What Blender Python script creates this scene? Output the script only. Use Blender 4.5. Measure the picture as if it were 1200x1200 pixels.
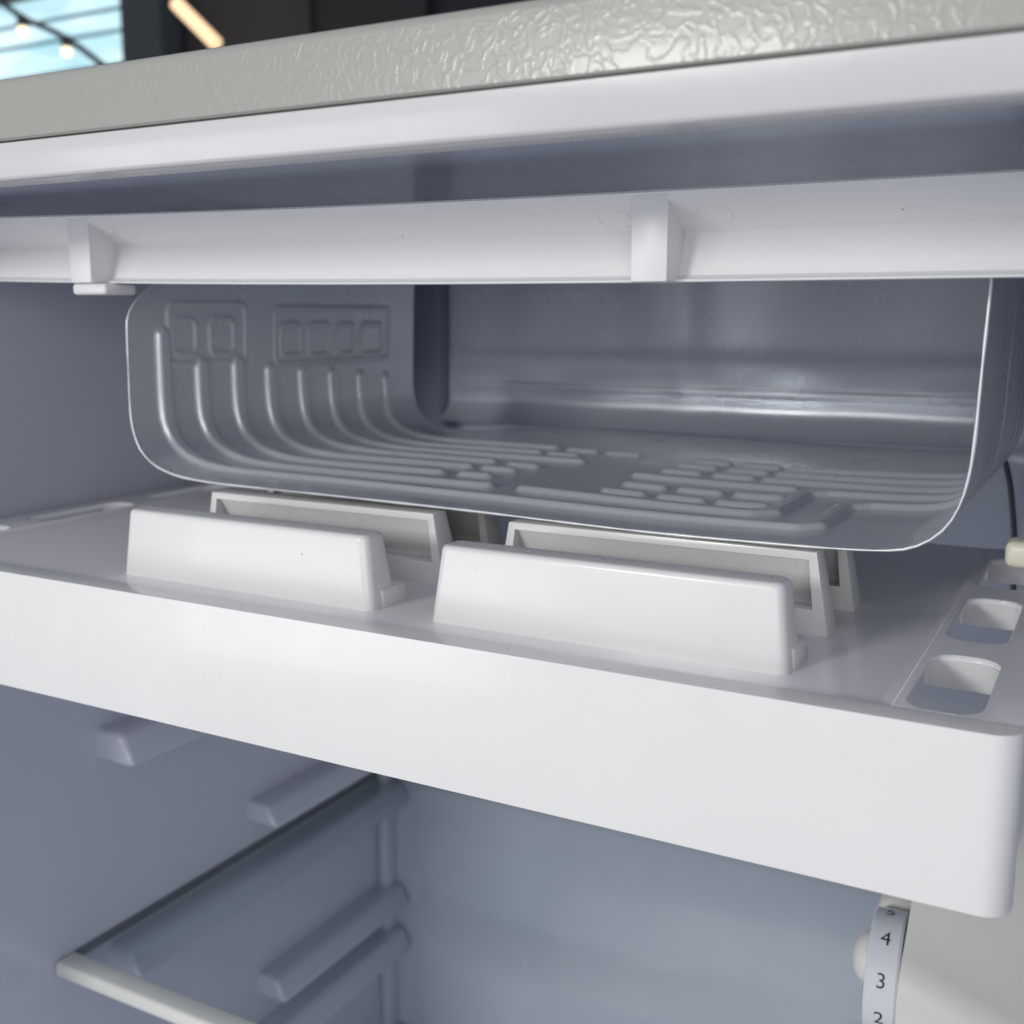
import bpy, bmesh, math, random
import numpy as np
from mathutils import Vector, Matrix
random.seed(4)
for o in list(bpy.data.objects): bpy.data.objects.remove(o)
SC = bpy.context.scene
C = SC.collection
R = math.radians

# ------------------------------------------------------------------ camera
cam_d = bpy.data.cameras.new('camera'); cam = bpy.data.objects.new('camera', cam_d); C.objects.link(cam)
cam_d.sensor_width = 36; cam_d.lens = 39.45; cam_d.clip_start = .01; cam_d.clip_end = 100
cam.location = (0, 0, 0)
cam.rotation_euler = (R(90 - 10.005), 0, R(28.83))
cam_d.dof.use_dof = True; cam_d.dof.focus_distance = .30; cam_d.dof.aperture_fstop = 17
SC.camera = cam

# ------------------------------------------------------------------ light
W = bpy.data.worlds.new('World'); SC.world = W; W.use_nodes = True
bg = W.node_tree.nodes['Background']; bg.inputs[0].default_value = (.60, .635, .725, 1); bg.inputs[1].default_value = .66
def area(name, loc, target, sx, sy, power, col):
    l = bpy.data.lights.new(name, 'AREA'); l.shape = 'RECTANGLE'; l.size = sx; l.size_y = sy; l.energy = power; l.color = col
    o = bpy.data.objects.new(name, l); C.objects.link(o); o.location = loc
    o.rotation_euler = (Vector(target) - Vector(loc)).to_track_quat('-Z', 'Y').to_euler()
    return o
area('key_light', (-.66, -1.35, .36), (-.2, .3, -.05), .34, .22, 12.0, (1.0, .98, .93))
area('left_fill_light', (-1.05, -.85, -.25), (-.3, .3, -.05), .6, .4, 2.8, (1.0, .99, .97))  # added soft fill to brighten the apron's left end, no window seen there
area('right_fill_light', (.50, -1.0, .12), (-.18, .3, -.06), .9, .6, 4.8, (1.0, .98, .94))  # added soft fill for the right end, no window seen there either
SC.view_settings.view_transform = 'Standard'; SC.view_settings.look = 'None'
SC.view_settings.exposure = 0.0; SC.view_settings.gamma = 1.0
SC.render.engine = 'CYCLES'

# ------------------------------------------------------------------ helpers
def mat(name, col, rough=.35, metal=0., coat=0., bump=None, spec=.5, emit=None, mottled=0.0, specks=0.0):
    m = bpy.data.materials.new(name); m.use_nodes = True
    nt = m.node_tree; b = nt.nodes['Principled BSDF']
    b.inputs['Base Color'].default_value = (*col, 1); b.inputs['Roughness'].default_value = rough
    b.inputs['Metallic'].default_value = metal; b.inputs['Coat Weight'].default_value = coat
    b.inputs['Coat Roughness'].default_value = .08
    b.inputs['Specular IOR Level'].default_value = spec
    if emit:
        b.inputs['Emission Color'].default_value = (*emit[0], 1); b.inputs['Emission Strength'].default_value = emit[1]
    tc = nt.nodes.new('ShaderNodeTexCoord')
    if mottled:
        n = nt.nodes.new('ShaderNodeTexNoise'); n.inputs['Scale'].default_value = 28; n.inputs['Detail'].default_value = 6
        n.inputs['Roughness'].default_value = .65
        nt.links.new(tc.outputs['Object'], n.inputs['Vector'])
        r = nt.nodes.new('ShaderNodeMapRange'); r.inputs[1].default_value = .3; r.inputs[2].default_value = .7
        r.inputs[3].default_value = max(.03, rough - mottled); r.inputs[4].default_value = rough + mottled
        nt.links.new(n.outputs['Fac'], r.inputs[0]); nt.links.new(r.outputs[0], b.inputs['Roughness'])
        mx = nt.nodes.new('ShaderNodeMix'); mx.data_type = 'RGBA'
        mx.inputs['A'].default_value = (*[c * .965 for c in col], 1); mx.inputs['B'].default_value = (*col, 1)
        nt.links.new(n.outputs['Fac'], mx.inputs['Factor']); nt.links.new(mx.outputs['Result'], b.inputs['Base Color'])
    if specks:      # dust and tiny marks of use
        vo = nt.nodes.new('ShaderNodeTexVoronoi'); vo.inputs['Scale'].default_value = 120; nt.links.new(tc.outputs['Object'], vo.inputs['Vector'])
        l1 = nt.nodes.new('ShaderNodeMath'); l1.operation = 'LESS_THAN'; l1.inputs[1].default_value = .045; nt.links.new(vo.outputs['Distance'], l1.inputs[0])
        sp = nt.nodes.new('ShaderNodeSeparateColor'); nt.links.new(vo.outputs['Color'], sp.inputs[0])
        l2 = nt.nodes.new('ShaderNodeMath'); l2.operation = 'LESS_THAN'; l2.inputs[1].default_value = specks; nt.links.new(sp.outputs[0], l2.inputs[0])
        mm = nt.nodes.new('ShaderNodeMath'); mm.operation = 'MULTIPLY'; nt.links.new(l1.outputs[0], mm.inputs[0]); nt.links.new(l2.outputs[0], mm.inputs[1])
        m3 = nt.nodes.new('ShaderNodeMath'); m3.operation = 'MULTIPLY'; m3.inputs[1].default_value = .55; nt.links.new(mm.outputs[0], m3.inputs[0])
        mk = nt.nodes.new('ShaderNodeMix'); mk.data_type = 'RGBA'; mk.inputs['B'].default_value = (.16, .13, .11, 1)
        nt.links.new(mx.outputs['Result'], mk.inputs['A']); nt.links.new(m3.outputs[0], mk.inputs['Factor']); nt.links.new(mk.outputs['Result'], b.inputs['Base Color'])
    if bump:
        n2 = nt.nodes.new('ShaderNodeTexNoise'); n2.inputs['Scale'].default_value = bump[0]; n2.inputs['Detail'].default_value = 3
        nt.links.new(tc.outputs['Object'], n2.inputs['Vector'])
        bp = nt.nodes.new('ShaderNodeBump'); bp.inputs['Distance'].default_value = bump[1]; bp.inputs['Strength'].default_value = 1
        nt.links.new(n2.outputs['Fac'], bp.inputs['Height']); nt.links.new(bp.outputs[0], b.inputs['Normal'])
    return m

M_tray = mat('white_tray_plastic', (.75, .745, .74), .30, coat=.15, mottled=.09, bump=(14, .0005), specks=.10)
M_deck = mat('white_deck_plastic', (.86, .85, .88), .22, coat=.08, mottled=.04, specks=.10)
M_bar = mat('white_bar_plastic', (.76, .76, .765), .34, bump=(300, .00003), mottled=.05, specks=.10)
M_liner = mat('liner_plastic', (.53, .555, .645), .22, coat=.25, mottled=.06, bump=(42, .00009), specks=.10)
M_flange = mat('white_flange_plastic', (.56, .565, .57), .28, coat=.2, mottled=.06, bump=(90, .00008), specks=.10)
M_evap = mat('coated_aluminium', (.73, .765, .81), .30, metal=.42, coat=.25, mottled=.05)
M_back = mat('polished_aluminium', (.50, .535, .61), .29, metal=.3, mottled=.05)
M_edge = mat('bare_aluminium_edge', (.74, .75, .77), .35, metal=.3)
M_cream = mat('cream_plastic', (.68, .685, .645), .33, mottled=.05)
M_clip = mat('ivory_plastic', (.72, .70, .56), .4)
M_trim = mat('shelf_trim_plastic', (.70, .72, .68), .35)
M_dial = mat('dial_plastic', (.66, .68, .72), .18, coat=.4)
M_ink = mat('black_ink', (.02, .02, .025), .5)
M_dark = mat('dark_gasket', (.15, .16, .18), .6)
M_cable = mat('sensor_tube_metal', (.08, .085, .1), .4)
M_glass = bpy.data.materials.new('shelf_glass'); M_glass.use_nodes = True
nt = M_glass.node_tree; nt.nodes.remove(nt.nodes['Principled BSDF'])
tr = nt.nodes.new('ShaderNodeBsdfTransparent'); tr.inputs[0].default_value = (.950, .978, .972, 1)
gl = nt.nodes.new('ShaderNodeBsdfGlossy'); gl.inputs['Roughness'].default_value = .04
ge = nt.nodes.new('ShaderNodeNewGeometry'); vd = nt.nodes.new('ShaderNodeVectorMath'); vd.operation = 'DOT_PRODUCT'
nt.links.new(ge.outputs['Incoming'], vd.inputs[0]); nt.links.new(ge.outputs['Normal'], vd.inputs[1])
def mth(op, a, b_=None):
    n = nt.nodes.new('ShaderNodeMath'); n.operation = op
    for q, v in enumerate((a, b_)):
        if v is None: continue
        if isinstance(v, (int, float)): n.inputs[q].default_value = v
        else: nt.links.new(v, n.inputs[q])
    return n
# Schlick reflectance of glass, the same from both sides
fr_ = mth('ADD', mth('MULTIPLY', mth('POWER', mth('SUBTRACT', 1.0, mth('ABSOLUTE', vd.outputs['Value']).outputs[0]).outputs[0], 5.0).outputs[0], .96).outputs[0], .04)
mxs = nt.nodes.new('ShaderNodeMixShader')
nt.links.new(fr_.outputs[0], mxs.inputs[0]); nt.links.new(tr.outputs[0], mxs.inputs[1]); nt.links.new(gl.outputs[0], mxs.inputs[2])
nt.links.new(mxs.outputs[0], nt.nodes['Material Output'].inputs[0])

# embossed grey paint of the cabinet front
M_shell = mat('embossed_grey_paint', (.32, .325, .295), .34, coat=.12)
nt = M_shell.node_tree; b = nt.nodes['Principled BSDF']; tc = [n for n in nt.nodes if n.type == 'TEX_COORD'][0]
n1 = nt.nodes.new('ShaderNodeTexNoise'); n1.inputs['Scale'].default_value = 320; n1.inputs['Detail'].default_value = 0
n1.inputs['Distortion'].default_value = .9; nt.links.new(tc.outputs['Object'], n1.inputs['Vector'])
s1 = nt.nodes.new('ShaderNodeMath'); s1.operation = 'SUBTRACT'; s1.inputs[1].default_value = .5
a1 = nt.nodes.new('ShaderNodeMath'); a1.operation = 'ABSOLUTE'
mr = nt.nodes.new('ShaderNodeMapRange'); mr.interpolation_type = 'SMOOTHSTEP'
mr.inputs[1].default_value = .0; mr.inputs[2].default_value = .13; mr.inputs[3].default_value = 1; mr.inputs[4].default_value = 0
nt.links.new(n1.outputs['Fac'], s1.inputs[0]); nt.links.new(s1.outputs[0], a1.inputs[0]); nt.links.new(a1.outputs[0], mr.inputs[0])
bp = nt.nodes.new('ShaderNodeBump'); bp.inputs['Distance'].default_value = .000028; bp.inputs['Strength'].default_value = 1
nt.links.new(mr.outputs[0], bp.inputs['Height']); nt.links.new(bp.outputs[0], b.inputs['Normal'])
nt.links.new(bp.outputs[0], b.inputs['Coat Normal'])

def link(name, me, m=None, parent=None, smooth=35):
    me.name = name
    if m: me.materials.append(m)
    if smooth is not None and len(me.polygons):
        me.polygons.foreach_set('use_smooth', [True] * len(me.polygons)); me.set_sharp_from_angle(angle=R(smooth))
    o = bpy.data.objects.new(name, me); C.objects.link(o)
    if parent: o.parent = parent
    return o
def from_bm(name, bm, m, parent=None, smooth=35):
    bmesh.ops.recalc_face_normals(bm, faces=bm.faces)
    me = bpy.data.meshes.new(name); bm.to_mesh(me); bm.free()
    return link(name, me, m, parent, smooth)
def thing(name, label, cat, loc=(0, 0, 0), group=None):
    o = bpy.data.objects.new(name, None); C.objects.link(o); o.location = loc; o.empty_display_size = .05
    o['label'] = label; o['category'] = cat
    if group: o['group'] = group
    return o
def hexa(bm, x0, x1, y0, y1, z0, z1, tl=0, tr=0, tf=0, tb=0):
    """box whose top is drawn in by tl (left), tr (right), tf (front), tb (back)"""
    p = [(x0, y0, z0), (x1, y0, z0), (x1, y1, z0), (x0, y1, z0),
         (x0 + tl, y0 + tf, z1), (x1 - tr, y0 + tf, z1), (x1 - tr, y1 - tb, z1), (x0 + tl, y1 - tb, z1)]
    v = [bm.verts.new(q) for q in p]
    for f in ((3, 2, 1, 0), (4, 5, 6, 7), (0, 1, 5, 4), (1, 2, 6, 5), (2, 3, 7, 6), (3, 0, 4, 7)):
        bm.faces.new([v[i] for i in f])
    return v
def bev(bm, r, edges=None, seg=4):
    bmesh.ops.bevel(bm, geom=list(edges if edges is not None else bm.edges), offset=r, segments=seg, profile=.5, affect='EDGES', clamp_overlap=True)
def rbox(name, x0, x1, y0, y1, z0, z1, r, m, parent=None, seg=3, **k):
    bm = bmesh.new(); hexa(bm, x0, x1, y0, y1, z0, z1, **k)
    if r: bev(bm, r, seg=seg)
    return from_bm(name, bm, m, parent)
def edges_where(bm, f): return [e for e in bm.edges if all(f(v.co) for v in e.verts)]
def evaluated(o):
    bpy.context.view_layer.update()
    dg = bpy.context.evaluated_depsgraph_get()
    return bpy.data.meshes.new_from_object(o.evaluated_get(dg), depsgraph=dg)
def cut(o, cutters):
    for c in cutters:
        md = o.modifiers.new('b', 'BOOLEAN'); md.operation = 'DIFFERENCE'; md.solver = 'EXACT'; md.object = c
    me = evaluated(o); o.modifiers.clear(); o.data = me
    for c in cutters: bpy.data.objects.remove(c)
    me.polygons.foreach_set('use_smooth', [True] * len(me.polygons)); me.set_sharp_from_angle(angle=R(35))
    return o
def sweep_x(name, prof, xs, m, parent=None, bow=None, caps=True, closed=True, smooth=35):
    """profile of (y, z) points swept along x"""
    bm = bmesh.new(); rows = []
    for x in xs:
        dz = bow(x) if bow else 0
        rows.append([bm.verts.new((x, y, z + dz)) for y, z in prof])
    n = len(prof)
    for a, b2 in zip(rows, rows[1:]):
        for i in range(n if closed else n - 1):
            j = (i + 1) % n; bm.faces.new((a[i], a[j], b2[j], b2[i]))
    if caps and closed: bm.faces.new(rows[0]); bm.faces.new(rows[-1])
    return from_bm(name, bm, m, parent, smooth)
def tube(name, pts, r, m, parent=None, res=6, cyclic=False, smooth_curve=True, vary=0.0):
    cu = bpy.data.curves.new(name, 'CURVE'); cu.dimensions = '3D'; cu.bevel_depth = r; cu.bevel_resolution = res // 2; cu.use_fill_caps = True
    if smooth_curve:
        s = cu.splines.new('BEZIER'); s.bezier_points.add(len(pts) - 1)
        for bpnt, p in zip(s.bezier_points, pts):
            bpnt.co = p; bpnt.handle_left_type = bpnt.handle_right_type = 'AUTO'
    else:
        s = cu.splines.new('POLY'); s.points.add(len(pts) - 1)
        for k, (q, p) in enumerate(zip(s.points, pts)): q.co = (*p, 1); q.radius = 1 + vary * (math.sin(k * .71) + math.sin(k * .23 + 1) + .8 * math.sin(k * 1.9 + 2)) / 2.8
    s.use_cyclic_u = cyclic
    t = bpy.data.objects.new('tmp', cu); C.objects.link(t); me = evaluated(t); bpy.data.objects.remove(t)
    me.materials.clear()
    return link(name, me, m, parent, 60)
def arc(cx, cy, r, a0, a1, n=8):
    return [(cx + r * math.cos(R(a0 + (a1 - a0) * i / n)), cy + r * math.sin(R(a0 + (a1 - a0) * i / n))) for i in range(n + 1)]

XL, XR, YF, YB, ZT, ZB = -.41, .006, .2, .5725, .0415, -.52

# ------------------------------------------------------------------ room behind
def struct(o, label=None):
    o['kind'] = 'structure'
    if label: o['label'] = label
    return o
M_room = mat('dark_room_paint', (.018, .018, .022), .8)
M_room2 = mat('brown_panel_paint', (.045, .038, .034), .7)
struct(rbox('room_wall', -9, 3, 5.0, 5.15, -.9, 3.4, 0, M_room))
# ------------------------------------------------------------------ refrigerator
F = thing('refrigerator', 'open white compact refrigerator with an embossed grey steel front edge', 'refrigerator', (0, 0, 0))
F.location = (-.2, .2, ZB - .08)
def kid(o, parent=F):
    """parent keeping the world place"""
    o.parent = parent; o.matrix_parent_inverse = Matrix.Translation(-Vector(parent.location)) if parent is F or parent.parent is None else Matrix.Identity(4)
    return o
class _: pass
# cabinet shell (steel)
bm = bmesh.new()
hexa(bm, -.455, .05, YF + .012, .62, ZB - .08, .0585)
bm.faces.ensure_lookup_table()
ff = [f for f in bm.faces if f.calc_center_median().y < YF + .02][0]; bm.faces.remove(ff)
shell = kid(from_bm('outer_shell', bm, M_shell))
# front rail: thin folded sheet
fr = kid(sweep_x('front_rail', [(YF + .012, .0591)] + [(YF + .0022 - .0022 * math.sin(a), .0569 + .0022 * math.cos(a)) for a in [i * math.pi / 12 for i in range(7)]] + [(YF, .0444), (YF + .0006, .0439), (YF + .012, .0439)],
                [-.455, .05], M_shell))
# side post of the steel front (out of frame right and left)
for x0, x1 in ((-.455, -.425), (.02, .05)):
    kid(rbox('side_rail', x0, x1, YF, YF + .012, ZB - .08, .0436, .0012, M_shell))
# liner flange rolled into the cavity
prof = [(YF + .0105, .0436), (YF + .0012, .0436), (YF + .0006, .0433)]
prof += [(YF + .0010, .0365), (YF + .0014, .0356)] + [(YF + .0030 - .0016 * math.cos(a), .0356 - .0014 * math.sin(a)) for a in [i * math.pi / 16 for i in range(1, 9)]]
prof += [(YF + .0105, .0340), (YF + .013, .0356), (YF + .0135, .0395), (YF + .0135, .0436)]
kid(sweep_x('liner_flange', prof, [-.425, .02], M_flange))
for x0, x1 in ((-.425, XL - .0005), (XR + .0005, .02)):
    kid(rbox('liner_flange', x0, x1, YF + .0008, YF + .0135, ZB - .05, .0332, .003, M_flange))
# liner cavity
bm = bmesh.new(); hexa(bm, XL, XR, YF + .008, YB, ZB, ZT)
bm.faces.ensure_lookup_table()
ff = [f for f in bm.faces if f.calc_center_median().y < YF + .01][0]; bm.faces.remove(ff)
es = [e for e in bm.edges if not (abs(e.verts[0].co.y - YF - .008) < 1e-5 and abs(e.verts[1].co.y - YF - .008) < 1e-5)]
bev(bm, .011, es, 6)
liner = kid(from_bm('inner_liner', bm, M_liner, None, 40))
for p in liner.data.polygons: p.flip()
# compressor hump at the rear bottom
kid(rbox('compressor_hump', XL + .002, XR - .002, .46, YB - .001, ZB + .001, -.475, .006, M_liner))
# moulded ledges of the left wall and their twins on the right
def ledge(y0, y1, z0, z1, left=True, d=.024):
    bm = bmesh.new()
    if left: v = hexa(bm, XL - .004, XL + d, y0, y1, z0, z1, tr=.0075, tf=.001)
    else: v = hexa(bm, XR - d, XR + .004, y0, y1, z0, z1, tl=.002, tf=.001)
    bev(bm, .0032, seg=4)
    return kid(from_bm('ledge', bm, M_liner))
for left in (True, False):
    ledge(.3413, YB - .003, -.2056 + (0 if left else .008), -.1905 + (0 if left else .008), left, .024 if left else .020)
    ledge(.4405, YB - .003, -.2785, -.2660, left, .021)
    ledge(.3401, YB - .003, -.3135, -.2995, left, .022)
    ledge(.4420, YB - .003, -.3845, -.3712, left, .021)
    ledge(.3401, YB - .003, -.4160, -.4020, left, .022)
# vertical corner bead at the back left
kid(rbox('corner_bead', XL + .0005, XL + .0085, YB - .013, YB - .0005, ZB + .02, -.20, .0025, M_liner))

# freezer frame bar ------------------------------------------------
YR = .270
def bow(x): return .0034 * (min(0, x + .09) / .265) ** 2
prof = [(YR, .0299), (YR, .0280), (YR + .0007, .0275), (YR + .0118, .0212), (YR + .0122, .0206), (YR + .0085, .0098), (YR + .0074, .0090), (YR + .0066, .0089), (YR + .0062, .0086), (YR + .0064, .0081),
        (YR + .0160, .0081), (YR + .0160, .0299), (YR + .016, .0305), (YR + .0008, .0305)]
xs = [XL + .0005 + i * (XR - XL - .001) / 40 for i in range(41)]
bar = kid(sweep_x('freezer_frame', prof, xs, M_bar, bow=bow))
def divider(x0, x1, tab=False):
    d = bow((x0 + x1) / 2)
    bm = bmesh.new(); hexa(bm, x0, x1, YR - .0002, YR + .013, .0079 + d, .0296 + d); bev(bm, .0007, seg=2)
    o = from_bm('divider', bm, M_bar); o.parent = bar
    if tab:
        bm = bmesh.new(); hexa(bm, x0 - .001, x1 + .005, YR + .001, YR + .015, .0040 + d, .0078 + d); bev(bm, .0012, seg=3)
        t = from_bm('tab', bm, M_bar); t.parent = bar
divider(-.3206, -.3104, True); divider(-.1143, -.1043)
def ring(x, y, rr):
    d = bow(x)
    z = lambda yy: .0275 - (yy - YR - .0007) * (.0063 / .0111) + d - .00005
    pts = [(x + rr * math.cos(a), y + .8 * rr * math.sin(a), z(y + .8 * rr * math.sin(a))) for a in [i * math.tau / 20 for i in range(20)]]
    o = tube('pin_mark', pts, .00010, M_bar, None, 4, True); o.parent = bar
for x in (-.1215, -.0945, -.0775 + .4, -.300): 
    if x < 0: ring(x, YR + .0063, .0046)

# evaporator ------------------------------------------------
P0 = np.array([(-.3262,.034),(-.3268,.02),(-.3275,.006),(-.3279,-.0065),(-.3284,-.022),(-.3286,-.0335),(-.3279,-.0420),(-.3250,-.0494),(-.3195,-.0545),(-.3120,-.0575),(-.3030,-.0592),(-.2879,-.0602),(-.2620,-.0605),(-.2298,-.0607),(-.1859,-.0612),(-.1651,-.0616),(-.1224,-.0625),(-.0845,-.0623),(-.0625,-.0618),(-.0505,-.0608),(-.0443,-.0586),(-.0393,-.0545),(-.0362,-.0490),(-.0343,-.0420),(-.0333,-.0319),(-.0328,-.0139),(-.0321,.0078),(-.0316,.022),(-.0312,.034)])
# catmull-rom then even resample
def catmull(P, n=24):
    Q = np.vstack([2 * P[0] - P[1], P, 2 * P[-1] - P[-2]]); out = []
    for i in range(1, len(Q) - 2):
        for t in np.linspace(0, 1, n, endpoint=False):
            out.append(.5 * ((2 * Q[i]) + (-Q[i-1] + Q[i+1]) * t + (2*Q[i-1] - 5*Q[i] + 4*Q[i+1] - Q[i+2]) * t*t + (-Q[i-1] + 3*Q[i] - 3*Q[i+1] + Q[i+2]) * t**3))
    return np.array(out + [P[-1]])
PC = catmull(P0)
for _k in range(30): PC[1:-1] = (PC[:-2] + PC[1:-1] * 2 + PC[2:]) / 4
L = np.r_[0, np.cumsum(np.hypot(*np.diff(PC, axis=0).T))]
NS, NT = 760, 270
S = np.linspace(0, L[-1], NS)
PX = np.interp(S, L, PC[:, 0]); PZ = np.interp(S, L, PC[:, 1])
TX = np.gradient(PX, S); TZ = np.gradient(PZ, S); NX, NZ = -TZ, TX    # inward / upward normal
ln = np.hypot(NX, NZ); NX /= ln; NZ /= ln
i0 = int(NS * .5)
fl = (PZ < -.056)
def sX(x): return float(np.interp(x, PX[fl], S[fl]))
iL = np.arange(NS) < i0
def sL(z): return float(np.interp(-z, -PZ[iL], S[iL]))
def sRt(z): return float(np.interp(z, PZ[~iL], S[~iL]))
# outline of the sheet (front and back edges depend on s)
t0 = np.full(NS, .300); t1 = np.full(NS, .550)
t0 += np.where(iL, .022 * np.clip((PZ + .005) / .020, 0, 1) ** 2.2, 0)
w = np.clip((S - sL(-.055)) / .055, 0, 1); w = w * w * (3 - 2 * w)
w2 = np.clip((sRt(-.050) - S) / .030, 0, 1); w2 = w2 * w2 * (3 - 2 * w2)
t1 = .490 + .060 * np.minimum(w, w2)
u = np.linspace(0, 1, NT)
T = t0[:, None] + (t1 - t0)[:, None] * u[None]
SS = np.repeat(S[:, None], NT, 1)
H = np.zeros_like(T)
def stroke(pts, hw=.0041, h=.0020, soft=.0023):
    global H
    D = np.full_like(T, 9.)
    for (a, b_), (c, d) in zip(pts, pts[1:]):
        vx, vy = c - a, d - b_; q = ((SS - a) * vx + (T - b_) * vy) / max(vx * vx + vy * vy, 1e-12); q = np.clip(q, 0, 1)
        D = np.minimum(D, np.hypot(SS - a - q * vx, T - b_ - q * vy))
    k = np.clip((hw - D) / soft, 0, 1); H = np.maximum(H, h * k * k * (3 - 2 * k))
wallY = [.3170, .3370, .3580, .3785, .4005, .4220, .4440, .4655]
floorY = [.3245, .3440, .3625, .3815, .4005, .4190, .4360, .4545]
topZ = [-.008, -.020, -.020, -.024, -.026, -.028, -.030, -.032]
endX = [None, -.2000, -.2320, -.2305, -.2305, -.1990, -.2275, -.2285]
for k in range(8):
    base = [(sL(topZ[k]), wallY[k]), (sL(-.040), wallY[k] + .0005), (sX(-.285), floorY[k])]
    if k == 0: base += [(sX(-.19), .3240), (sX(-.083), .3228), (sX(-.0785), .328), (sX(-.0785), .3655), (sX(-.072), .3715), (sRt(.03), .3715)]
    else: base += [(sX(endX[k]), floorY[k])]
    stroke(base)
stroke([(sX(-.184), .3440), (sX(-.102), .3400), (sX(-.0965), .346), (sX(-.0965), .386), (sX(-.090), .3915), (sRt(.03), .3915)])
stroke([(sX(-.1627), .3975), (sX(-.1037), .3950)])
for y in (.4130, .4318, .4500): stroke([(sX(-.1166), y), (sRt(.03), y)])
for y, cols in ((.3562, 3), (.3755, 3), (.4135, 2), (.4318, 2), (.4500, 2)):
    for a, b_ in ((-.1572, -.1460), (-.1362, -.1248), (-.1155, -.1032))[:cols]: stroke([(sX(a), y), (sX(b_), y)])
for y, a, b_ in ((.3625, -.2195, -.2110), (.3808, -.2200, -.2105), (.3965, -.2173, -.2085), (.4330, -.2180, -.2080), (.4510, -.2170, -.2070), (.4510, -.1980, -.1868)):
    stroke([(sX(a), y), (sX(b_), y)])
# pads and loops pressed into the upper left wall
def pad(y0, y1, za, zb, h=.0009):
    global H
    r = .003; sa, sb = sorted((sL(za), sL(zb)))
    qx = np.abs(SS - (sa + sb) / 2) - (sb - sa) / 2 + r; qy = np.abs(T - (y0 + y1) / 2) - (y1 - y0) / 2 + r
    D = np.hypot(np.maximum(qx, 0), np.maximum(qy, 0)) + np.minimum(np.maximum(qx, qy), 0) - r
    k = np.clip(1 - np.abs(D) / .0018, 0, 1); H = np.maximum(H, h * k * k * (3 - 2 * k))
for y0, y1, za, zb in ((.3225, .3350, -.0020, -.0155), (.3430, .3565, -.0020, -.0160), (.3860, .3995, -.0045, -.0180), (.4055, .4200, -.0045, -.0185), (.4270, .4390, -.0050, -.0185), (.4450, .4620, -.0050, -.0190),
                       (.3205, .3637, .0040, -.0192), (.3823, .4680, .0025, -.0215)): pad(y0, y1, za, zb)
Xg = PX[:, None] + NX[:, None] * H; Zg = PZ[:, None] + NZ[:, None] * H
# faint waviness of thin sheet
Zg = Zg + .00018 * np.sin(T * 90 + SS * 31) * (np.abs(NZ)[:, None])
co = np.stack([Xg, T, Zg], -1).reshape(-1, 3)
ii = (np.arange(NS - 1)[:, None] * NT + np.arange(NT - 1)[None]).ravel()
faces = np.stack([ii, ii + 1, ii + NT + 1, ii + NT], -1)
def grid_mesh(name, co, faces):
    me = bpy.data.meshes.new(name); me.vertices.add(len(co)); me.vertices.foreach_set('co', co.astype(np.float32).ravel())
    me.loops.add(faces.size); me.loops.foreach_set('vertex_index', faces.astype(np.int32).ravel())
    me.polygons.add(len(faces)); me.polygons.foreach_set('loop_start', np.arange(0, faces.size, 4, dtype=np.int32))
    me.update(calc_edges=True); me.validate(); return me
evap = kid(link('evaporator', grid_mesh('evaporator', co, faces), M_evap, None, None))
evap.data.polygons.foreach_set('use_smooth', [True] * len(evap.data.polygons))
evap['label'] = 'grey freezer plate bent into a U with embossed coolant channels'
step = 6
pts = [(PX[i], t0[i], PZ[i]) for i in range(0, NS, step)]
e1 = tube('cut_edge', pts, .00042, M_edge, None, 6, False, False, .45); e1.parent = evap
e2 = tube('hem', [(-.3312, .3085, -.002), (-.3318, .3085, -.020), (-.3322, .3085, -.036), (-.3305, .3090, -.046)], .0013, M_edge, None, 8); e2.parent = evap
# back plate: rises from the rear of the floor
cz = []
pb = [(.546, -.0606)] + [(.546 + .014 * math.sin(a), -.0466 - .014 * math.cos(a)) for a in [i * math.pi / 24 for i in range(1, 13)]]
zz = np.linspace(-.045, .036, 60)
for z in zz[1:]:
    y = .560 + .0010 * (1 / (1 + math.exp((-.0215 - z) / .0022)))
    y -= .0007 * math.exp(-((z + .040) / .0016) ** 2)
    pb.append((y, float(z)))
nb = len(pb); xs = np.linspace(-.352, -.040, 70)
cb = []
for x in xs:
    for y, z in pb:
        k = min(1, max(0, (z + .055) / .03))
        wv = .0011 * math.exp(-((x + .205) / .010) ** 2) * k + .0006 * math.sin(x * 70) * k
        cb.append((x, y - wv, z))
cb = np.array(cb)
ii = (np.arange(len(xs) - 1)[:, None] * nb + np.arange(nb - 1)[None]).ravel()
bp_ = link('back_plate', grid_mesh('back_plate', cb, np.stack([ii, ii + nb, ii + nb + 1, ii + 1], -1)), M_back, None, 60); bp_.parent = evap

kid(rbox('gap_shade_block', -.374, -.350, .552, YB - .001, -.075, .034, .006, mat('painted_gap_shade', (.17, .185, .235), .6, mottled=.05)))  # dark block painting the shade in the liner gap behind the left wall
# sensor tube behind the evaporator
kid(tube('sensor_tube', [(-.0560, .50, -.0720), (-.0505, .50, -.0643), (-.0460, .50, -.0578), (-.0440, .50, -.0590), (-.0422, .50, -.0635), (-.0389, .50, -.0806), (-.0371, .50, -.0966), (-.036, .50, -.13)], .0012, M_cable))
# soft plastic pocket of the liner right of the freezer
kid(rbox('duct_cover', -.0430, XR - .002, .525, YB - .002, -.14, .030, .006, M_liner, tl=.010))
# ivory support peg
peg = kid(rbox('support_peg', -.0252, XR + .002, .308, .318, -.0643, -.0574, .0020, M_clip))

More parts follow.
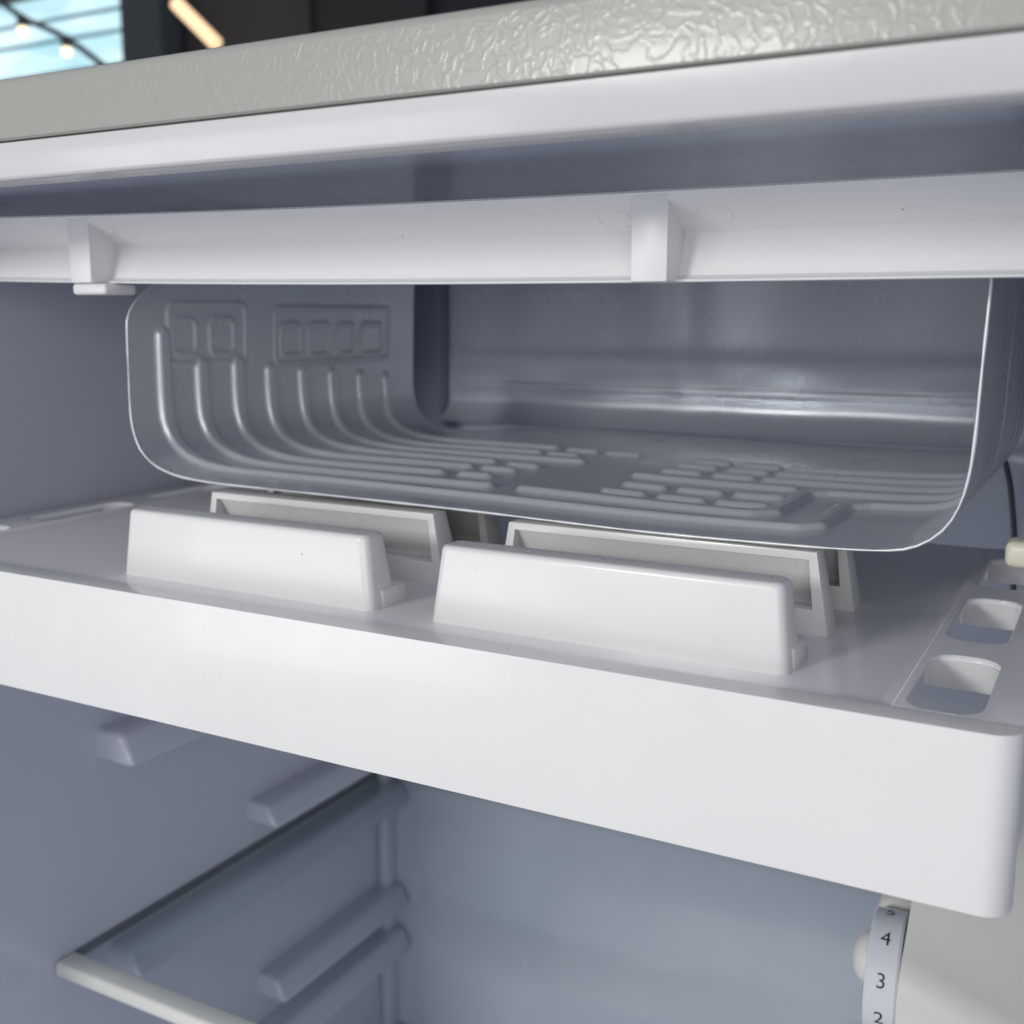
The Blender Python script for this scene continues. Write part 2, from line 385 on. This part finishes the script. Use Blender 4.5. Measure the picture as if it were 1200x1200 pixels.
# thermostat ------------------------------------------------
hp = [(.3412 + 0 * a, -.31) for a in (0,)] + [(.3412, -.2173)] + [(.3620 - .0208 * math.cos(R(a)), -.2173 + .0208 * math.sin(R(a))) for a in range(8, 62, 6)]
hp += [(.3585, -.1915), (.3665, -.1820), (.3760, -.1710), (.3870, -.1600), (.3990, -.150), (.43, -.150), (.43, -.31)]
bm = bmesh.new(); ra = [bm.verts.new((-.0491, y, z)) for y, z in hp]; rb = [bm.verts.new((XR + .002, y, z - (.020 if -.3 < z < -.155 else 0))) for y, z in hp]
bm.faces.new(ra); bm.faces.new(rb)
for k in range(len(hp)): bm.faces.new((ra[k], ra[(k + 1) % len(hp)], rb[(k + 1) % len(hp)], rb[k]))
bev(bm, .0010, [e for e in bm.edges if all(v in ra for v in e.verts)], 3)
hs = kid(from_bm('thermostat_housing', bm, M_cream))
bm = bmesh.new(); hexa(bm, -.0640, -.047, .372, .43, -.262, -.199, tl=.001, tf=.004); bev(bm, .006, seg=4)
o = from_bm('housing_shoulder', bm, M_cream); o.parent = hs
DC = Vector((0, .362, -.2173)); DR = .0203; DCX = Vector((-.0557, .362, -.2173)); DX0, DX1 = -.0613, -.0502
bm = bmesh.new(); n = 64; prof = [(DX0, DR - .003), (DX0 + .0004, DR - .0006), (DX0 + .0012, DR), (DX1 - .0012, DR), (DX1 - .0004, DR - .0006), (DX1, DR - .003)]
rows = [[bm.verts.new((x, DC.y - r_ * math.cos(i * math.tau / n), DC.z + r_ * math.sin(i * math.tau / n))) for x, r_ in prof] for i in range(n)]
for i in range(n):
    for j in range(len(prof) - 1): bm.faces.new((rows[i][j], rows[(i + 1) % n][j], rows[(i + 1) % n][j + 1], rows[i][j + 1]))
bm.faces.new([r_[0] for r_ in rows]); bm.faces.new([r_[-1] for r_ in rows])
dial = kid(from_bm('dial', bm, M_dial)); dial['label'] = 'numbered white thermostat wheel'
bm = bmesh.new(); bmesh.ops.create_uvsphere(bm, u_segments=32, v_segments=20, radius=1)
for v in bm.verts: v.co = Vector((DX0 + .001 + v.co.x * .0068, DC.y - .001 + v.co.y * .0092, DC.z + .0045 + v.co.z * .0092))
kb = from_bm('hub_cap', bm, M_cream); kb.parent = dial
def digit(ch, phi):
    cu = bpy.data.curves.new('t', 'FONT'); cu.body = ch; cu.size = .0068; cu.align_x = 'CENTER'; cu.align_y = 'CENTER'; cu.resolution_u = 6
    t = bpy.data.objects.new('t', cu); C.objects.link(t); me = evaluated(t); bpy.data.objects.remove(t)
    bm = bmesh.new(); bm.from_mesh(me); bmesh.ops.subdivide_edges(bm, edges=[e for e in bm.edges if e.calc_length() > .001], cuts=3)
    bmesh.ops.triangulate(bm, faces=bm.faces)
    cx = (DX0 + DX1) / 2
    for v in bm.verts:
        a = R(phi) + v.co.y / DR; rr = DR + .00006
        v.co = Vector((cx + v.co.x * 1.0, DC.y - rr * math.cos(a), DC.z + rr * math.sin(a)))
    me = bpy.data.meshes.new('number'); bm.to_mesh(me); bm.free(); me.materials.append(M_ink)
    o = bpy.data.objects.new('number', me); C.objects.link(o); o.parent = dial
for ch, phi in (('5', 97), ('4', 59.5), ('3', 21), ('2', -15), ('1', -52)): digit(ch, phi)
# the wheel is set a few degrees towards the door side
MR = Matrix.Translation(DCX) @ Matrix.Rotation(R(4.0), 4, 'Z') @ Matrix.Translation(-DCX)
for o in [dial] + list(dial.children): o.data.transform(MR)

o = tube('seam', [(-.0484, .3411, -.2255), (-.0462, .3411, -.2275), (-.0420, .3411, -.2310), (-.0360, .3411, -.2375), (-.0330, .3411, -.2450)], .00012, mat('seam_shadow_gap', (.30, .30, .28), .6)); o.parent = hs
# ------------------------------------------------------------------ drip tray
TR = thing('drip_tray', 'white plastic drip tray with tall smooth front apron under the freezer plate', 'drip tray', (-.21, .235, -.1232))
def tk(o): 
    o.parent = TR; o.matrix_parent_inverse = Matrix.Translation(-Vector(TR.location)); return o
AX0, AX1 = XL + .001, -.0130
bm = bmesh.new(); hexa(bm, AX0, AX1, .235, .2434, -.1232, -.0836)
bev(bm, .0062, edges_where(bm, lambda c: c.x > AX1 - 1e-5 and c.y < .236), 8)
bev(bm, .0055, [e for e in bm.edges if all(v.co.z < -.123 for v in e.verts) and abs(e.verts[0].co.y - e.verts[1].co.y) > .001 and e.verts[0].co.x > -.1 and all(v.co.x > AX1 - 1e-4 for v in e.verts)], 6)
es = [e for e in bm.edges if e.is_manifold and e.calc_face_angle() > R(50)]
bev(bm, .0017, es, 4)
apron = tk(from_bm('apron', bm, M_tray)); apron['label'] = 'tall smooth white front apron'
DZ, RZ = -.0865, -.0836
# deck sheet with fillets rising to the rails
RXa, RXb = -.0405, -.0130     # right rail
LXa, LXb = XL + .001, -.3825
prof = [(LXb, RZ - .0004)] + [(LXb + .0012, RZ - .0010), (LXb + .0022, DZ + .0004), (LXb + .0032, DZ), (-.0446, DZ), (-.0434, DZ + .0004), (RXa - .0012, RZ - .0010), (RXa, RZ - .0004)]
ys = [.2434, .27, .30, .33, .36, .39, .405, .412, .418, .424, .430, .4335]
bm = bmesh.new(); rows = []
for y in ys:
    k = max(0, (y - .405) / .0285); rise = .0026 * k * k
    rows.append([bm.verts.new((x, y, min(z + rise, RZ - .0004))) for x, z in prof])
for a, b_ in zip(rows, rows[1:]):
    for i in range(len(prof) - 1): bm.faces.new((a[i], a[i + 1], b_[i + 1], b_[i]))
r_ = bmesh.ops.extrude_face_region(bm, geom=list(bm.faces))
for v in r_['geom']:
    if isinstance(v, bmesh.types.BMVert): v.co.z -= .0022
deck = tk(from_bm('deck', bm, M_deck, None, 50))
def plate_with_slots(name, x0, x1, y0, y1, slots, ztop, thick, bevel):
    cu = bpy.data.curves.new(name, 'CURVE'); cu.dimensions = '2D'; cu.fill_mode = 'BOTH'
    def spl(pts):
        s = cu.splines.new('POLY'); s.points.add(len(pts) - 1); s.use_cyclic_u = True
        for q, p in zip(s.points, pts): q.co = (p[0], p[1], 0, 1)
    b_ = bevel
    spl([(x0 + b_, y0 + b_), (x1 - b_, y0 + b_), (x1 - b_, y1 - b_), (x0 + b_, y1 - b_)])
    for a, c, d, e, r in slots:
        a -= b_; c += b_; d -= b_; e += b_
        pts = arc(c - r, d + r, r, -90, 0) + arc(c - r, e - r, r, 0, 90) + arc(a + r, e - r, r, 90, 180) + arc(a + r, d + r, r, 180, 270)
        spl(pts)
    cu.extrude = thick / 2 - b_; cu.bevel_depth = b_; cu.bevel_resolution = 2
    t = bpy.data.objects.new('tmp', cu); C.objects.link(t); t.location = (0, 0, ztop - thick / 2); me = evaluated(t)
    me.transform(Matrix.Translation((0, 0, ztop - thick / 2))); bpy.data.objects.remove(t); me.materials.clear()
    return link(name, me, M_deck, None, 30)
YH = [(.2445, .2885), (.3035, .3530), (.3690, .4160)]
def rail(x0, x1, ha, hb):
    o = tk(plate_with_slots('slotted_rail', x0, x1, .2434, .4335, [(ha, hb, a, b_, .0066) for a, b_ in YH], RZ, .0020, .0007))
    rr = .0066
    for a, b_ in YH:      # curved wall hanging from the rear end of every slot
        pts = arc(hb - rr, b_ - rr, rr, 0, 90, 8) + arc(ha + rr, b_ - rr, rr, 90, 180, 8)
        pts = [(x + (.0007 if x > (ha + hb) / 2 else -.0007), y + .0004) for x, y in pts]
        bm = bmesh.new(); cx, cy = (ha + hb) / 2, b_ - rr
        ri, ro = [], []
        for k, (x, y) in enumerate(pts):
            dz = .0022 * (1 - min(1, max(0, (y - cy) / rr)))
            d = Vector((x - cx, max(y - cy, 0), 0)).normalized() * .0009
            ri.append((bm.verts.new((x, y, RZ - .0016)), bm.verts.new((x, y, RZ - .0088 + dz))))
            ro.append((bm.verts.new((x + d.x, y + d.y, RZ - .0016)), bm.verts.new((x + d.x, y + d.y, RZ - .0088 + dz))))
        for k in range(len(pts) - 1):
            bm.faces.new((ri[k][0], ri[k + 1][0], ri[k + 1][1], ri[k][1])); bm.faces.new((ro[k][0], ro[k][1], ro[k + 1][1], ro[k + 1][0]))
            bm.faces.new((ri[k][1], ri[k + 1][1], ro[k + 1][1], ro[k][1]))
        for q in (0, -1): bm.faces.new((ri[q][0], ro[q][0], ro[q][1], ri[q][1]))
        p = from_bm('slot_wall', bm, M_tray, None, 50); p.parent = o
rail(RXa, RXb, -.0375, -.0226)
mx = AX0 + AX1
rail(mx - RXb, mx - RXa, mx + .0226, mx + .0375)
# outer skirt of the rails
tk(rbox('skirt', RXb - .0022, RXb, .2434, .4335, -.112, RZ - .0022, .0008, M_tray))
tk(rbox('skirt', LXa, LXa + .0022, .2434, .4335, -.112, RZ - .0022, .0008, M_tray))
# vent hoods
HW = .1035
def hood_closed(x0):
    x1 = x0 + HW
    bm = bmesh.new(); hexa(bm, x0, x1, .2605, .2755, DZ - .001, -.0640, tl=.0036, tr=.0022, tf=.0006, tb=.0040)
    bev(bm, .0030, [e for e in bm.edges if abs(e.verts[0].co.z - e.verts[1].co.z) > .01], 6)
    bev(bm, .0016, [e for e in bm.edges if all(v.co.z > -.066 for v in e.verts)], 4)
    o = tk(from_bm('vent_hood', bm, M_tray))
    bm = bmesh.new(); hexa(bm, x0 + .004, x1 + .0004, .266, .2795, DZ - .001, -.0808, tr=.0004, tb=.0004); bev(bm, .0009, seg=3)
    p = from_bm('plinth', bm, M_tray); p.parent = o; return o
def hood_open(x0, y):
    x1 = x0 + HW
    bm = bmesh.new(); hexa(bm, x0, x1, y, y + .0135, DZ - .001, -.0636, tl=.0042, tr=.0042, tf=.0004, tb=.0035)
    bev(bm, .0028, [e for e in bm.edges if abs(e.verts[0].co.z - e.verts[1].co.z) > .01 and e.verts[0].co.y > y + .005], 5)
    bev(bm, .0024, [e for e in bm.edges if all(v.co.z > -.066 for v in e.verts) and abs(e.verts[0].co.y - e.verts[1].co.y) > .004], 5)
    bev(bm, .0007, [e for e in bm.edges if all(v.co.z > -.080 or v.co.y < y + .004 for v in e.verts) and e.is_manifold and e.calc_face_angle() > R(40)], 2)
    o = tk(from_bm('vent_hood', bm, M_tray))
    bm = bmesh.new()
    # recess: its back wall slopes away towards a slot at the bottom
    v = [bm.verts.new(p) for p in ((x0 + .0046, y - .003, -.0795), (x1 - .0046, y - .003, -.0795), (x1 - .0046, y + .0105, -.0795), (x0 + .0046, y + .0105, -.0795),
                                   (x0 + .0062, y - .003, -.0660), (x1 - .0062, y - .003, -.0660), (x1 - .0062, y + .0018, -.0657), (x0 + .0062, y + .0018, -.0657))]
    for f in ((3, 2, 1, 0), (4, 5, 6, 7), (0, 1, 5, 4), (1, 2, 6, 5), (2, 3, 7, 6), (3, 0, 4, 7)): bm.faces.new([v[i] for i in f])
    c = from_bm('cutter', bm, None)
    c2 = rbox('cutter', x0 + .006, x1 - .006, y + .004, y + .0095, -.0862, -.0790, 0, None)
    tk(c); tk(c2)
    cut(o, [c, c2])
    return o
for x0 in (-.2940, -.1708):
    hood_closed(x0)
    hood_open(x0 - .0015 + .002, .2995); hood_open(x0 + .001, .3300)

# ------------------------------------------------------------------ glass shelf
GS = thing('glass_shelf', 'clear glass shelf with cream front trim resting on the lower wall ledges', 'shelf', (-.2, .31, -.2965))
def gk(o):
    o.parent = GS; o.matrix_parent_inverse = Matrix.Translation(-Vector(GS.location)); return o
gk(rbox('glass_pane', XL + .0015, XR - .0015, .3195, YB - .006, -.2962, -.2925, .0004, M_glass, seg=1))
gk(rbox('front_trim', XL + .0008, XR - .0008, .3095, .3215, -.2985, -.2915, .0018, M_trim, tf=.0005))
gk(rbox('edge_seal', XL + .0006, XL + .0011, .322, YB - .006, -.2966, -.2921, 0, M_dark))
gk(rbox('edge_seal', XL + .0015, XR - .0015, YB - .0058, YB - .0048, -.2966, -.2921, 0, M_dark))

# ------------------------------------------------------------------ far room seen over the cabinet
WN = thing('window', 'bright blurred window with grey frame in the far dark wall', 'window', (-4.9, 4.9, .9))
def wk(o, par=WN):
    o.parent = par; o.matrix_parent_inverse = Matrix.Translation(-Vector(par.location)); return o
s = 4.9 / 4.0
M_sky1 = mat('window_daylight', (.5, .7, .75), .5, emit=((.58, .82, .90), .95))
nt = M_sky1.node_tree; b = nt.nodes['Principled BSDF']     # hazy yard and sky outside the window
tc = [n for n in nt.nodes if n.type == 'TEX_COORD'][0]; nz = nt.nodes.new('ShaderNodeTexNoise'); nz.inputs['Scale'].default_value = 2.2; nz.inputs['Detail'].default_value = 4
mp = nt.nodes.new('ShaderNodeMapping'); mp.inputs['Scale'].default_value = (.6, 1, 2.6); nt.links.new(tc.outputs['Object'], mp.inputs['Vector']); nt.links.new(mp.outputs[0], nz.inputs['Vector'])
rp = nt.nodes.new('ShaderNodeValToRGB'); rp.color_ramp.elements[0].position = .38; rp.color_ramp.elements[0].color = (.36, .62, .68, 1)
rp.color_ramp.elements[1].position = .60; rp.color_ramp.elements[1].color = (.74, .92, .94, 1); nt.links.new(nz.outputs['Fac'], rp.inputs[0]); nt.links.new(rp.outputs[0], b.inputs['Emission Color'])
M_frame = mat('window_frame_paint', (.05, .055, .06), .5)
M_lightbar = mat('pale_teal_frame_paint', (.35, .50, .55), .5)
M_bulb = mat('warm_bulb', (1, .8, .5), .4, emit=((1.0, .80, .50), 2.2))
M_tubelamp = mat('warm_tube', (1, .7, .45), .4, emit=((1.0, .66, .36), 1.1))
yw = 4.9
def X4(x): return x * s
pane_x = [(-6.9, -5.20), (-5.17, -4.225)]
for (a, b_) in ((-8.3, -6.45), (-6.42, -5.20)):
    wk(rbox('pane', a, b_, yw, yw + .02, .6, 1.86, 0, M_sky1))
for z in (1.42, 1.60, 1.72):
    wk(rbox('glazing_bar', -8.3, -5.2, yw - .03, yw - .004, z - .010, z + .010, .004, M_lightbar))
wk(rbox('frame', -5.20, -5.13, yw - .06, yw + .03, .5, 1.98, .006, M_frame))
wk(rbox('frame', -6.45, -6.42, yw - .05, yw + .03, .5, 1.98, .006, M_frame))
wk(rbox('frame', -8.3, -5.13, yw - .06, yw + .03, 1.86, 1.93, .006, M_frame))
wk(rbox('side_light', -5.12, -5.06, yw, yw + .02, .6, 1.86, 0, M_sky1))
o = rbox('wall_pillar', -5.05, -4.80, 4.75, 4.98, -.9, 3.2, .01, mat('pillar_grey', (.05, .06, .065), .8)); o['label'] = 'grey concrete pillar right of the far window'; o['category'] = 'pillar'
o = rbox('panel_board', -4.77, -3.9, 4.9, 4.96, -.9, 3.0, .01, M_room2); o['label'] = 'brown wall panel behind the glowing tube lamp'; o['category'] = 'wall panel'
o = rbox('door_panel', -3.9, -3.2, 4.93, 4.97, -.9, 3.0, .01, mat('door_dark', (.02, .018, .018), .7)); o['label'] = 'near black door panel right of the brown wall panel'; o['category'] = 'door'
TL = tube('tube_lamp', [(-4.43, 4.5, 1.56), (-4.17, 4.5, 1.335)], .035, M_tubelamp, None, 8, False, False); TL['label'] = 'slanted warm glowing tube lamp on the far wall'; TL['category'] = 'lamp'
SL = thing('string_lights', 'dark cable with round warm bulbs hanging before the far window', 'string lights', (-5.4, 4.3, 1.5))
wk(tube('cable', [(-5.65, 4.3, 1.75), (-5.35, 4.3, 1.56), (-5.05, 4.3, 1.43), (-4.70, 4.3, 1.22)], .016, M_frame), SL)
for x, z in ((-5.35, 1.54), (-5.02, 1.40)):
    bm = bmesh.new(); bmesh.ops.create_uvsphere(bm, u_segments=16, v_segments=10, radius=.026)
    bmesh.ops.translate(bm, verts=bm.verts, vec=(x, 4.3, z - .05)); wk(from_bm('bulb', bm, M_bulb), SL)
    wk(rbox('socket', x - .022, x + .022, 4.28, 4.32, z - .03, z + .03, .008, M_frame), SL)
